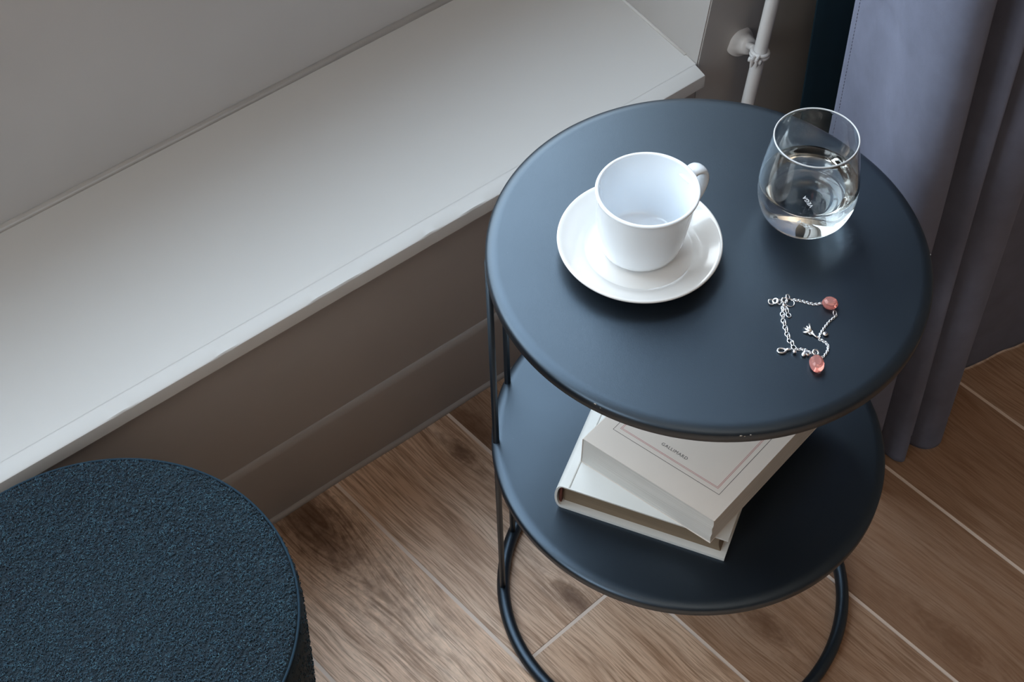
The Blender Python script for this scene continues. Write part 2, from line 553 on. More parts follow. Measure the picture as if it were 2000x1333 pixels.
V += [(-1.35, WP + .0018, SILL_Z), (.9712, WP + .0018, SILL_Z), (.995, WY + .005, SILL_Z), (-1.35, WY + .005, SILL_Z)]
V += [(v[0], v[1], SILL_Z - .0165) for v in V[o0:o0 + 4]]
F += [(o0, o0 + 1, o0 + 2, o0 + 3), (o0 + 7, o0 + 6, o0 + 5, o0 + 4), (o0 + 1, o0 + 5, o0 + 6, o0 + 2), (o0, o0 + 4, o0 + 5, o0 + 1)]
o = mesh('trim_1', V, F, M_sill); smooth_angle(o, 30)
st(o)
# painted joint between sill and niche wall / reveal
o = tube('trim_2', [(-1.3, WY - .0015, SILL_Z + .0002), (.985, WY - .0015, SILL_Z + .0002)], .0050, M_sill, seg=8); st(o)
o = tube('trim_3', [(reveal_x(WP + .02, SILL_Z) - .0005, WP + .02, SILL_Z), (reveal_x(WY, SILL_Z) - .0005, WY, SILL_Z)], .0022, M_sill, seg=8); st(o)
# skirting board under the sill with a rounded top
pr = [(WP + .001, 0), (.94276, 0), (.94276, .101)]
for k in range(1, 9):
    a_ = PI / 2 * k / 8
    pr.append((.94276 + .0055 * (1 - math.cos(a_)), .101 + .0105 * math.sin(a_)))
pr.append((WP + .001, .1115))
V = [(x, y, z) for x in (-1.35, 2.2) for (y, z) in pr]
n_ = len(pr)
F = [(j, j + n_, (j + 1) % n_ + n_, (j + 1) % n_) for j in range(n_)] + [tuple(range(n_)), tuple(range(n_, 2 * n_))[::-1]]
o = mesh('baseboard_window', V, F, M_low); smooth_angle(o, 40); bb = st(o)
o = mesh('sealant_bead', *tube_data([(x, .9424 + .0006 * math.sin(x * 31), .0006) for x in np.linspace(-1.3, 2.1, 90)], .0045, 8), M_low, bb, True)

# window: outer frame, two sashes with panes
win = empty('window_1', loc=((WX0 + WX1) / 2, WY + .10, WZ0)); st(win)
def wchild(name, x0, x1, y0, y1, z0, z1, mat, par, bev=.003):
    bm = bmesh.new(); add_box(bm, x0, x1, y0, y1, z0, z1)
    bmesh.ops.bevel(bm, geom=bm.edges[:], offset=bev, segments=1, affect='EDGES')
    o = bmo(name, bm, mat, par)
    o.matrix_parent_inverse = par.matrix_world.inverted() if par is win else Matrix.Identity(4)
    return o
bpy.context.view_layer.update()
def rect_frame(name, x0, x1, z0, z1, y0, y1, wd, mat, par):
    bm = bmesh.new()
    add_box(bm, x0, x1, y0, y1, z0, z0 + wd); add_box(bm, x0, x1, y0, y1, z1 - wd, z1)
    add_box(bm, x0, x0 + wd, y0, y1, z0 + wd, z1 - wd); add_box(bm, x1 - wd, x1, y0, y1, z0 + wd, z1 - wd)
    o = bmo(name, bm, mat, par); o.matrix_parent_inverse = win.matrix_world.inverted()
    return o
rect_frame('window_frame', WX0, WX1, WZ0, WZ1, WY + .01, WY + .06, .022, M_frame, win)
xm = (WX0 + WX1) / 2
for (a_, b_) in ((WX0 + .022, xm), (xm, WX1 - .022)):
    s_ = rect_frame('sash', a_, b_, WZ0 + .022, WZ1 - .022, WY + .015, WY + .05, .034, M_frame, win)
    bm = bmesh.new(); add_box(bm, a_ + .034, b_ - .034, WY + .030, WY + .034, WZ0 + .056, WZ1 - .056)
    pn = bmo('pane', bm, M_pane, s_); 
    pn.matrix_parent_inverse = Matrix.Identity(4)

# second window: one frame with a mullion and two panes
w2 = empty('window_2', loc=(-1.40, (W2Y0 + W2Y1) / 2, W2Z0)); st(w2)
bpy.context.view_layer.update()
I2 = w2.matrix_world.inverted()
bm = bmesh.new(); ymid = (W2Y0 + W2Y1) / 2
for b in ((-1.41, -1.36, W2Y0, W2Y1, W2Z0, W2Z0 + .05), (-1.41, -1.36, W2Y0, W2Y1, W2Z1 - .05, W2Z1), (-1.41, -1.36, W2Y0, W2Y0 + .05, W2Z0 + .05, W2Z1 - .05), (-1.41, -1.36, W2Y1 - .05, W2Y1, W2Z0 + .05, W2Z1 - .05), (-1.41, -1.36, ymid - .035, ymid + .035, W2Z0 + .05, W2Z1 - .05)):
    add_box(bm, *b)
o = bmo('window_frame', bm, M_frame, w2); o.matrix_parent_inverse = I2
for (a_, b_) in ((W2Y0 + .05, ymid - .035), (ymid + .035, W2Y1 - .05)):
    bm = bmesh.new(); add_box(bm, -1.39, -1.386, a_, b_, W2Z0 + .05, W2Z1 - .05)
    o = bmo('pane', bm, M_pane, w2); o.matrix_parent_inverse = I2

# floor: grout bed + planks (wood look tiles)
PA = 0.07611; PW = 0.15377; G0 = 0.3687; GAP = .0026; TH = .009
floor = empty('floor', loc=(0, 0, 0)); st(floor)
RF = Matrix.Rotation(PA, 4, 'Z')
bm = bmesh.new(); add_box(bm, -1.5, 2.35, -3.15, 1.28, -.05, -.0007)
bed = bmo('grout', bm, M_grout, floor)
def plank_mesh(L, W):
    bm = bmesh.new(); add_box(bm, 0, W, 0, L, -TH, 0)
    ed = [e_ for e_ in bm.edges if all(abs(v_.co.z) < 1e-6 for v_ in e_.verts)]
    bmesh.ops.bevel(bm, geom=ed, offset=.0009, segments=2, affect='EDGES')
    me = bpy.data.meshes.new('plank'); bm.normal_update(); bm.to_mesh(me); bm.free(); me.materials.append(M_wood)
    return me
PL = 1.20
pm = plank_mesh(PL - GAP, PW - GAP)
# (local x, local y along the plank, radius) of the knots the photograph shows, by column and row start
KN = {}
def knot(u, v, r): # world floor point -> column key
    p = RF.inverted() @ Vector((u, v, 0))
    KN.setdefault(math.floor((p.x - G0) / PW), []).append((p.x, p.y, r))
knot(.400, .915, .046); knot(.615, .905, .028); knot(.565, .655, .014); knot(.700, .512, .016); knot(.838, .372, .020); knot(.735, .482, .011); knot(.585, .885, .012); knot(.84,.60,.010)
rs = random.Random(3)
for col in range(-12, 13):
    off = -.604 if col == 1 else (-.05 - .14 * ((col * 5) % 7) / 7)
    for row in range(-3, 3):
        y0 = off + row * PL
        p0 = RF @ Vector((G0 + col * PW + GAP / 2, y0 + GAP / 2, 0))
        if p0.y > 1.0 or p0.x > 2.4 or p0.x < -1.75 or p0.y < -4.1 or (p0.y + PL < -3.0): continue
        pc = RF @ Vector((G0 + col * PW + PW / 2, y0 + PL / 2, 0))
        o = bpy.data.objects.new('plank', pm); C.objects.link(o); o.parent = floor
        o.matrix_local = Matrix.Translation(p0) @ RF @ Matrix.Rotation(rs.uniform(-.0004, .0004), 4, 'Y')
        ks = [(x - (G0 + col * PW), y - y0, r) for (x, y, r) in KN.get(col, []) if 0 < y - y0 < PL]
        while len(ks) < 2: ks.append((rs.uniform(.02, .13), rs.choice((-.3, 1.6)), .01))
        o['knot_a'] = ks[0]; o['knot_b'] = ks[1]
        o['tone'] = {-1: .0, 0: .0, 1: .30, 2: .75, 3: .95, 4: .9, 5: .8}.get(col, rs.random())  # listed columns darken to the right with painted-in shade, the rest vary randomly

# ------------------------------------------------------------------ side table
tn = Vector((0.0202, -0.0274, 0.9994)).normalized()
xa = (Vector((1, 0, 0)) - tn.x * tn).normalized(); ya = tn.cross(xa)
TC = Vector((0.65746, 0.60976, 0.5283)); SCn = Vector((0.65746, 0.60976, 0.27121))
MT = frame(TC, xa, ya, tn); MS = frame(SCn, xa, ya, tn)
table = empty('side_table', loc=(TC.x, TC.y, 0))
tag(table, 'round black metal side table with two tiers on a ring base', 'table')
bpy.context.view_layer.update()
TI = table.matrix_world.inverted()
def disc(name, R, th, M):
    prof = [(0, 0), (R - .0105, 0), (R - .0080, -.00015), (R - .0056, -.0006), (R - .0036, -.0013), (R - .0020, -.0021), (R - .0008, -.0030), (R - .0002, -.0040)]
    prof += [(R, -.0045), (R, -th + .001), (R - .001, -th), (R - .003, -th), (R - .003, -.003), (0, -.003)]
    o = lathe(name, prof, M_black, None, 200)
    o.parent = table; o.matrix_parent_inverse = Matrix.Identity(4); o.matrix_local = TI @ M
    smooth_angle(o, 60)
    return o
disc('tabletop', .1806, .0132, MT)
disc('shelf', .18277, .0125, MS)
RR = .17803
o = tube('base_ring', [(RR * math.cos(2 * PI * k / 128), RR * math.sin(2 * PI * k / 128), .0067) for k in range(128)], .0067, M_black, table, 20, True)
for k, (ang, gap) in enumerate(((2.5197, 0.0), (2.12962, 0.0), (.70, 0.0), (1.09, 0.0))):
    r_ = .1785
    top = TC + (RR) * (math.cos(ang) * xa + math.sin(ang) * ya)
    x, y = r_ * math.cos(ang), r_ * math.sin(ang)
    o = tube('rod', [(x, y, .0067), (x, y, .25), (x, y, top.z - .007)], .0030, M_black, table, 12)

# chipped paint on the rim of the top: small bright flecks of bare metal
M_bare = simple('bare_metal', (.62, .60, .56), .45, .6)
bm = bmesh.new()
for (ang, z, s_) in ((math.radians(199.5), -.0035, .0013), (math.radians(201.0), -.0050, .0009), (math.radians(235.3), -.0042, .0012), (math.radians(236.2), -.0050, .0010), (math.radians(237.6), -.0038, .0008), (math.radians(322.0), -.0040, .0009)):
    cx_, cy_ = .1804 * math.cos(ang), .1804 * math.sin(ang)
    q = MT @ Matrix.Translation((cx_, cy_, z)) @ Matrix.Rotation(ang, 4, 'Z') @ Matrix.Diagonal((.0003, s_, s_ * .6, 1))
    bmesh.ops.create_icosphere(bm, subdivisions=1, radius=1.0, matrix=q)
o = bmo('paint_chip', bm, M_bare, table); o.matrix_parent_inverse = TI; o['kind'] = 'stuff'; tag(o, 'bright chips in the black paint')

# ------------------------------------------------------------------ cup and saucer
def on_table(x, y, z=0, rot=0): return MT @ Matrix.Translation((x, y, z)) @ Matrix.Rotation(rot, 4, 'Z')
sau = lathe('saucer', [(0, .0042), (.030, .0042), (.0425, .0046), (.0445, .0058), (.0470, .0078), (.0560, .0118), (.0625, .0150), (.0650, .0164), (.0660, .0163), (.0664, .0153), (.0658, .0142),
                       (.0600, .0105), (.0500, .0060), (.0400, .0030), (.0385, .0), (.0360, .0), (.0350, .0022), (0, .0022)], M_china, seg=128)
sau.matrix_world = on_table(-.0468, .0328)
tag(sau, 'round white porcelain saucer under the white cup on the black table', 'saucer')
cupM = Matrix.Translation(MT @ Vector((-.0420, .0317, .0050)))
cup = empty('coffee_cup', M=cupM)
tag(cup, 'empty white porcelain cup with a small handle on the saucer', 'cup')
H = .0660
prof = [(0, .0035), (.0200, .0030), (.0205, .0), (.0235, .0), (.0262, .0012), (.0300, .0030), (.0325, .0062), (.0340, .0110), (.0350, .0180), (.0364, .0320), (.0377, .0450), (.0387, .0560), (.0394, .0618), (.0402, .0640)]
for k in range(0, 7):
    a_ = -.5 + (PI + .8) * k / 6
    prof.append((.0394 + .0017 * math.cos(a_), H - .0015 + .0016 * math.sin(a_)))
prof += [(.0372, .0600), (.0358, .0480), (.0342, .0340), (.0328, .0200), (.0318, .0110), (.0308, .0080), (.0288, .0066), (.0250, .0062), (0, .0060)]
cb_ = lathe('body', prof, M_china_cup, cup, 128)
for v in cb_.data.vertices:                # the thrown body leans a little
    v.co.x -= .786 * .060 * (H - v.co.z); v.co.y += .618 * .060 * (H - v.co.z)
# handle: an ear in the vertical plane, seen almost from above
hd = math.radians(-4)
hp = catmull([(.0362, .0545), (.0450, .0600), (.0530, .0570), (.0558, .0475), (.0520, .0350), (.0430, .0250), (.0340, .0205)], 8)
V, F = [], []
sg = 12
for i, (r, z) in enumerate(hp):
    t = Vector((*(hp[min(i + 1, len(hp) - 1)] - hp[max(i - 1, 0)]), 0)).normalized()
    nr = Vector((-t.y, t.x))
    wd = .0068 if 3 < i < len(hp) - 4 else .0078
    for k in range(sg):
        a_ = 2 * PI * k / sg
        u = .0031 * math.cos(a_); s_ = wd * math.sin(a_)
        R_ = r + nr.x * u; Z_ = z + nr.y * u
        V.append((R_ * math.cos(hd) - s_ * math.sin(hd), R_ * math.sin(hd) + s_ * math.cos(hd), Z_))
for i in range(len(hp) - 1):
    for k in range(sg):
        k2 = (k + 1) % sg
        F.append((i * sg + k, i * sg + k2, (i + 1) * sg + k2, (i + 1) * sg + k))
F.append(tuple(range(sg))[::-1]); F.append(tuple(range((len(hp) - 1) * sg, len(hp) * sg)))
mesh('handle', V, F, M_china_cup, cup, True)

# ------------------------------------------------------------------ glass of water
GH = .0905
gM = Matrix.Translation(MT @ Vector((.0847, -.0215, .0005)))
gl = empty('water_glass', M=gM)
tag(gl, 'clear stemless glass tumbler with a little water standing on the table', 'glass')
outer = catmull([(.0, .0), (.012, .0), (.0200, .0008), (.0280, .0050), (.0350, .0130), (.0388, .0230), (.0402, .0340), (.0400, .0450), (.0385, .0580), (.0362, .0730), (.0334, GH)], 8)
tk = .00095
inner_pts = [(.0325, GH - .0002), (.0352, .0730), (.0375, .0580), (.0390, .0450), (.0391, .0340), (.0376, .0255), (.0345, .0170), (.0305, .0128), (.0220, .0110), (0, .0108)]
inner = catmull(inner_pts, 8)
rim = [(.03350, GH + .0004), (.03335, GH + .0008), (.0330, GH + .0010), (.03265, GH + .0008), (.0325, GH + .0004)]
prof = [tuple(p) for p in outer[outer[:, 0] >= -1e-9]] + rim + [tuple((max(0, p[0]), p[1])) for p in inner]
prof[0] = (0, 0); prof[-1] = (0, inner[-1][1])
lathe('tumbler', prof, M_glass, gl, 128)
tube('rim', [(.0330 * math.cos(2 * PI * k / 96), .0330 * math.sin(2 * PI * k / 96), GH + .0008) for k in range(96)], .00065, M_rim, gl, 10, True)
WZ = .0440
ip = inner[::-1]
wp = [(0, .0106)]
for r, z in ip[1:]:
    if z < WZ - .0008: wp.append((r + .00022, z - .0002))
rw = float(np.interp(WZ, ip[:, 1], ip[:, 0]))
wp += [(rw + .0002, WZ + .0006), (rw - .0006, WZ + .00025), (rw - .0022, WZ), (0, WZ)]
wt = lathe('water', wp, M_water, None, 128)
wt.matrix_world = gM
tag(wt, 'clear still water filling the lower part of the tumbler', 'water')

def text_mesh(name, body, size, mat, parent, M, extrude=.00003, spacing=1.0, bold=0):
    cu = bpy.data.curves.new(name, 'FONT'); cu.body = body; cu.size = size; cu.extrude = extrude
    cu.align_x = 'CENTER'; cu.align_y = 'CENTER'; cu.space_character = spacing; cu.offset = bold
    cu.resolution_u = 3
    t = bpy.data.objects.new(name, cu); C.objects.link(t)
    bpy.context.view_layer.update()
    me = bpy.data.meshes.new_from_object(t.evaluated_get(bpy.context.evaluated_depsgraph_get()))
    bpy.data.objects.remove(t); me.materials.clear()
    return link_mesh(name, me, mat, parent, M)
# etched mark in the thick base, read from the far side
text_mesh('etched_mark', 'VEGA', .0050, M_etch, gl, Matrix.Translation((-.002, -.004, .0111)) @ Matrix.Rotation(math.radians(75), 4, 'Z'), .00002, 1.1, .00008)

# ------------------------------------------------------------------ books on the shelf
def on_shelf(x, y, z=0): return MS @ Matrix.Translation((x, y, z))
# lower hardback: u across the foot of the book, v along the spine
A0 = Vector((-.1473, .0164, .0002)); u1 = Vector((.512, -.859, 0)); v1 = Vector((.859, .512, 0))
MB1 = MS @ frame(A0, v1, -u1, Vector((0, 0, 1)))      # x = along spine, -y = across
BW, BL_, BT = .1588, .232, .0338
hb = empty('hardback_book', M=MB1)
tag(hb, 'cream hardback with brown aged pages lying at the bottom of the pair', 'book', 'books on the lower tier')
ct = .0016; cb = .0036
# case: lower board, upper board and rounded spine in one cover
sec = []
npt = 10
for k in range(npt + 1):
    a_ = PI / 2 + PI * k / npt
    sec.append((.006 * (1 + math.cos(a_)) if False else .0065 + .0068 * math.cos(a_), BT / 2 + (BT / 2) * math.sin(a_)))
outer_s = [(BW, BT)] + sec + [(BW, 0)]
inner_s = [(BW, cb)] + [(.0065 + .0045 * math.cos(PI / 2 + PI * k / npt), BT / 2 + (BT / 2 - (ct if k < npt / 2 else cb)) * math.sin(PI / 2 + PI * k / npt)) for k in range(npt, -1, -1)] + [(BW, BT - ct)]
loop = outer_s + inner_s
V = [(x, -y, z) for x in (0, BL_) for (y, z) in loop]
n_ = len(loop)
F = [(j, j + n_, (j + 1) % n_ + n_, (j + 1) % n_) for j in range(n_)]
no, ni = len(outer_s), len(inner_s)
for base_ in (0, n_):
    for j in range(no - 1):
        F.append((base_ + j, base_ + j + 1, base_ + n_ - 2 - j, base_ + n_ - 1 - j))
o = mesh('cover', V, F, M_cover_w, hb)
b = bmesh.new(); b.from_mesh(o.data); bmesh.ops.recalc_face_normals(b, faces=b.faces); b.to_mesh(o.data); b.free()
smooth_angle(o, 40)
# page block, recessed at foot and fore edge, hollow fore edge
pg = [(.0075, cb)]
pg += [(BW - .0055 - .003 * math.sin(PI * k / 6), cb + (BT - ct - cb) * k / 6) for k in range(7)]
pg += [(.0075, BT - ct)] + [(.0075 - .0035 * math.sin(PI * k / 5), BT - ct - (BT - ct - cb) * k / 5) for k in range(1, 5)]
V = [(x, -y, z) for x in (.0065, BL_ - .0065) for (y, z) in pg]
n_ = len(pg)
F = [(j, j + n_, (j + 1) % n_ + n_, (j + 1) % n_) for j in range(n_)] + [tuple(range(n_)), tuple(range(n_, 2 * n_))[::-1]]
o = mesh('page_block', V, F, M_pages_old, hb); smooth_angle(o, 30)
tag(o, 'brown aged page edges')
hbm = bmesh.new(); add_box(hbm, .0028, .0068, -.0058, -.0034, cb + .001, BT - ct - .001)
o = bmo('headband', hbm, M_band, hb); tag(o, 'dark red headband')
# jacket hinge groove on the top board
V, F = tube_data([(0.001, -.0125, BT - .0007), (BL_ - .001, -.0125, BT - .0007)], .0013, 8)
mesh('hinge_ridge', V, F, M_cover_w, hb, True)

# upper paperback (a slightly racked block)
B0 = Vector((-.1141, .0215, .0341))
u2 = Vector((.246, -.969, 0)); v2 = Vector((.982, .189, 0))
PWD, PLN, PTH = .1378, .205, .0358
topshift = Vector((0, 0, 0))
pbm = MS @ Matrix.Translation(B0)
pb = empty('paperback_book', M=pbm)
tag(pb, 'ivory paperback with red and black ruled frame lying on top of the hardback', 'book', 'books on the lower tier')
def pbp(u, v, z): return u2 * u + v2 * v + topshift * (z / PTH) + Vector((0, 0, z))
def pb_solid(name, u0, u1_, v0, v1_, z0, z1, mat, nu=14, bulge=0):
    V, F = [], []
    nz_ = 8
    loop = [(u0 + (u1_ - u0) * i / nu, v0) for i in range(nu)] + [(u1_, v0 + (v1_ - v0) * i / nu) for i in range(nu)] + [(u1_ - (u1_ - u0) * i / nu, v1_) for i in range(nu)] + [(u0, v1_ - (v1_ - v0) * i / nu) for i in range(nu)]
    L = len(loop)
    for j in range(nz_ + 1):
        for (u, v) in loop:
            f_ = bulge * math.sin(j * 1.9 + u * 60) * (u / PWD) ** 6 if v == v0 else 0
            g_ = bulge * .4 * math.sin(j * 2.3 + v * 25) if u == u1_ else 0
            V.append(pbp(u + g_, v + f_, z0 + (z1 - z0) * j / nz_))
    for j in range(nz_):
        for i in range(L):
            i2 = (i + 1) % L
            F.append((j * L + i, (j + 1) * L + i, (j + 1) * L + i2, j * L + i2))
    F.append(tuple(range(L))); F.append(tuple(range(nz_ * L, (nz_ + 1) * L))[::-1])
    o = mesh(name, V, F, mat, pb)
    b = bmesh.new(); b.from_mesh(o.data); bmesh.ops.recalc_face_normals(b, faces=b.faces); b.to_mesh(o.data); b.free()
    smooth_angle(o, 30)
    return o
pb_solid('page_block', .0006, PWD - .0005, .0005, PLN - .0004, .0004, PTH - .0004, M_pages, bulge=.0006)
# cover: back, spine and front wrapped as one thin sheet
V, F = [], []
prof2 = [(PWD, 0), (.001, 0), (0, .001), (0, PTH - .001), (.001, PTH), (PWD, PTH)]
prof2i = [(PWD, PTH - .0004), (.0012, PTH - .0004), (.0004, PTH - .0012), (.0004, .0012), (.0012, .0004), (PWD, .0004)]
lp = prof2 + prof2i
for v in (0, PLN):
    for (u, z) in lp: V.append(pbp(u, v, z))
n_ = len(lp)
F = [(j, j + n_, (j + 1) % n_ + n_, (j + 1) % n_) for j in range(n_)]
for base_ in (0, n_):
    for j in range(len(prof2) - 1):
        F.append((base_ + j, base_ + j + 1, base_ + n_ - 2 - j, base_ + n_ - 1 - j))
o = mesh('cover', V, F, M_cover_c, pb)
b = bmesh.new(); b.from_mesh(o.data); bmesh.ops.recalc_face_normals(b, faces=b.faces); b.to_mesh(o.data); b.free()
zt = PTH + .00006
def ruled(name, du0, dv0, wd, mat):
    bm = bmesh.new()
    u0, u1_, v0, v1_ = du0, PWD - du0 + .001, dv0, PLN - dv0
    for (a0, a1, b0, b1) in ((u0, u1_, v0, v0 + wd), (u0, u1_, v1_ - wd, v1_), (u0, u0 + wd, v0, v1_), (u1_ - wd, u1_, v0, v1_)):
        vs = [bm.verts.new(pbp(*q, zt)) for q in ((a0, b0), (a1, b0), (a1, b1), (a0, b1))]
        bm.faces.new(vs[::-1])
    return bmo(name, bm, mat, pb)
o = ruled('ruled_frame', .0137, .0245, .00042, M_ink); tag(o, 'thin black ruled frame')
o = ruled('ruled_frame', .0182, .0292, .00036, M_red); tag(o, 'red ruled frame')
o = ruled('ruled_frame', .0193, .0303, .00036, M_red); tag(o, 'inner red ruled frame')
ux = u2.normalized(); vx = Vector((0, 0, 1)).cross(ux)
text_mesh('lettering', 'GALLIMARD', .0046, M_ink, pb, frame(pbp(.0689, .0386, zt), ux, vx, Vector((0, 0, 1))), .00001, 1.12, 0)

# ------------------------------------------------------------------ bracelet
br = empty('charm_bracelet', M=MT @ Matrix.Translation((.005, -.105, 0)))
tag(br, 'fine silver charm bracelet with two pink crystals lying on the table', 'bracelet')
BO = Vector((.005, -.105, 0))
def link(center, dirv, L, W, r, flat=True, seg=10, ts=6):
    d = Vector(dirv).normalized()
    up = Vector((0, 0, 1))
    s = up.cross(d).normalized()
    if not flat: s = (s * .35 + up * .94).normalized()
    pts = []
    for k in range(seg):
        a_ = 2 * PI * k / seg
        pts.append(Vector(center) + d * (L / 2 * math.cos(a_)) + s * (W / 2 * math.sin(a_)))
    return tube_data(pts, r, ts, True)
def chain(name, path, pitch, L, W, r):
    P = catmull([(x - BO.x, y - BO.y) for x, y in path], 12)
    seglen = np.r_[0, np.cumsum(np.hypot(*np.diff(P, axis=0).T))]
    n = max(2, int(round(seglen[-1] / pitch)))
    parts = []
    for i in range(n + 1):
        s = seglen[-1] * i / n
        x = np.interp(s, seglen, P[:, 0]); y = np.interp(s, seglen, P[:, 1])
        x2 = np.interp(min(s + .0005, seglen[-1]), seglen, P[:, 0]); y2 = np.interp(min(s + .0005, seglen[-1]), seglen, P[:, 1])
        x1 = np.interp(max(s - .0005, 0), seglen, P[:, 0]); y1 = np.interp(max(s - .0005, 0), seglen, P[:, 1])
        flat = i % 2 == 0
        parts.append(link((x, y, r + .0001 if flat else W / 2 * .94 + r * .5), (x2 - x1, y2 - y1, 0), L, W, r, flat))
    V, F = join_data(parts)
    o = mesh(name, V, F, M_silver, br, True)
    o['kind'] = 'stuff'
    return o
chain('fine_chain', [(.0166, -.0796), (.0197, -.0833), (.0221, -.0865), (.0242, -.0901), (.0267, -.0933), (.0300, -.0952), (.0340, -.0965)], .0017, .0028, .0018, .00033)
chain('fine_chain', [(.0320, -.1118), (.0299, -.1122), (.0255, -.1126), (.0214, -.1134), (.0166, -.1148), (.0125, -.1162), (.0093, -.1176), (.0055, -.1198), (.0052, -.1215)], .0017, .0028, .0018, .00033)
chain('fine_chain', [(.0052, -.1215), (.0064, -.1256), (.0058, -.1295), (.0023, -.1325), (-.0015, -.134), (-.0055, -.1347), (-.0075, -.1330)], .0017, .0028, .0018, .00033)
chain('fine_chain', [(-.0171, -.1164), (-.0152, -.1178), (-.0127, -.1197), (-.0109, -.1224), (-.0101, -.1255), (-.0080, -.1280)], .0017, .0028, .0018, .00033)
chain('extender_chain', [(.0049, -.0812), (.0014, -.0838), (-.0023, -.0881), (-.0048, -.0913), (-.0069, -.0949), (-.0101, -.1001), (-.0121, -.1037), (-.0142, -.1075), (-.0149, -.1108), (-.0163, -.1144)], .0033, .0046, .0036, .00050)
chain('extender_chain', [(.0059, -.082), (.0047, -.0849), (.003, -.0889)], .0033, .0046, .0036, .00050)
def ring(name, x, y, R, r, z=None, tilt=0, az=0, ell=1.0):
    Mx = Matrix.Translation((x - BO.x, y - BO.y, z if z is not None else r + .0001)) @ Matrix.Rotation(az, 4, 'Z') @ Matrix.Rotation(tilt, 4, 'X')
    pts = [Mx @ Vector((R * math.cos(2 * PI * k / 28), R * ell * math.sin(2 * PI * k / 28), 0)) for k in range(28)]
    return tube(name, pts, r, M_silver, br, 8, True)
ring('jump_ring', .0107, -.0764, .0022, .00075, .0012, .3)
ring('jump_ring', .0150, -.0756, .0019, .0006, .0016, .7, .5)
ring('jump_ring', .0125, -.0805, .0036, .00045, .0008, .15)
ring('jump_ring', .0325, -.1101, .0021, .0004, .0016, .9, .4)
ring('jump_ring', -.0077, -.1292, .0022, .0008, .0025, .35)
ring('clasp', -.0262, -.1112, .0031, .00085, .0010, .0, -.6, .72)
tube('clasp_hook', [(-.0235 - BO.x, -.1125 - BO.y, .0012), (-.0215 - BO.x, -.1138 - BO.y, .0014), (-.0195 - BO.x, -.1150 - BO.y, .0012)], .001, M_silver, br, 8, rr=[.0011, .0013, .0006])
tube('barrel', [(.0075 - BO.x, -.0790 - BO.y, .0016), (.0055 - BO.x, -.0806 - BO.y, .0016)], .0015, M_silver, br, 12)
ring('knot_charm', .0010, -.0712, .0023, .0006, .0014, .35, .3)
ring('knot_charm', .0040, -.0728, .0022, .0007, .0018, -.4, 1.0)
ring('knot_charm', .0062, -.0748, .0021, .0006, .0012, .5, .2)
def uvball(name, x, y, z, r, mat, sx=1, sy=1, sz=1):
    bm = bmesh.new(); bmesh.ops.create_uvsphere(bm, u_segments=14, v_segments=9, radius=r)
    for v in bm.verts: v.co = Vector((v.co.x * sx, v.co.y * sy, v.co.z * sz)) + Vector((x - BO.x, y - BO.y, z))
    return bmo(name, bm, mat, br, True)
uvball('bead', -.0197, -.1185, .0018, .0017, M_silver)
uvball('disc_charm', .0122, -.1202, .0014, .0022, M_silver, 1, 1, .4)
# heart charm and the faceted pink crystals
def heart_outline(n=32, s=1.0):
    out = []
    for k in range(n):
        t = 2 * PI * k / n
        out.append((16 * math.sin(t) ** 3 / 16 * s, (13 * math.cos(t) - 5 * math.cos(2 * t) - 2 * math.cos(3 * t) - math.cos(4 * t)) / 16 * s))
    return out
def pillow(name, outline, x, y, z0, hgt, az, mat, facet=False, tilt=0.0):
    Mx = Matrix.Translation((x - BO.x, y - BO.y, z0)) @ Matrix.Rotation(az, 4, 'Z') @ Matrix.Rotation(tilt, 4, 'X')
    V, F = [], []
    levels = [(.55, 0), (.88, .22), (1.0, .5), (.80, .85), (.50, 1.0)] if facet else [(.6, 0), (.9, .15), (1.0, .45), (.92, .72), (.72, .92), (.4, 1.0)]
    n = len(outline)
    for j, (s, z) in enumerate(levels):
        for k, (a_, b_) in enumerate(outline):
            V.append(Mx @ Vector((a_ * s, b_ * s, z * hgt)))
    for j in range(len(levels) - 1):
        for k in range(n):
            k2 = (k + 1) % n
            if facet and (j + k) % 2 == 0:
                F.append((j * n + k, j * n + k2, (j + 1) * n + k2)); F.append((j * n + k, (j + 1) * n + k2, (j + 1) * n + k))
            else: F.append((j * n + k, j * n + k2, (j + 1) * n + k2, (j + 1) * n + k))
    F.append(tuple(range(n))[::-1]); F.append(tuple(range((len(levels) - 1) * n, len(levels) * n)))
    return mesh(name, V, F, mat, br, not facet)
pillow('heart_charm', heart_outline(28, .0036), -.0140, -.1247, .0001, .0026, math.radians(150), M_silver)
oval = [(.0056 * math.cos(2 * PI * k / 14), .0064 * math.sin(2 * PI * k / 14)) for k in range(14)]
o = pillow('crystal', oval, .0350, -.1018, .0001, .0082, math.radians(35), M_gem, True); tag(o, 'faceted round pink crystal')
drop = [((.0058 + .0006 * math.sin(t)) * math.cos(t), .0082 * math.sin(t) * (1.0 if math.sin(t) > 0 else .95)) for t in [2 * PI * k / 16 for k in range(16)]]
o = pillow('crystal', drop, -.0160, -.1385, .0001, .0085, math.radians(-38), M_gem, True); tag(o, 'faceted heart shaped pink crystal')
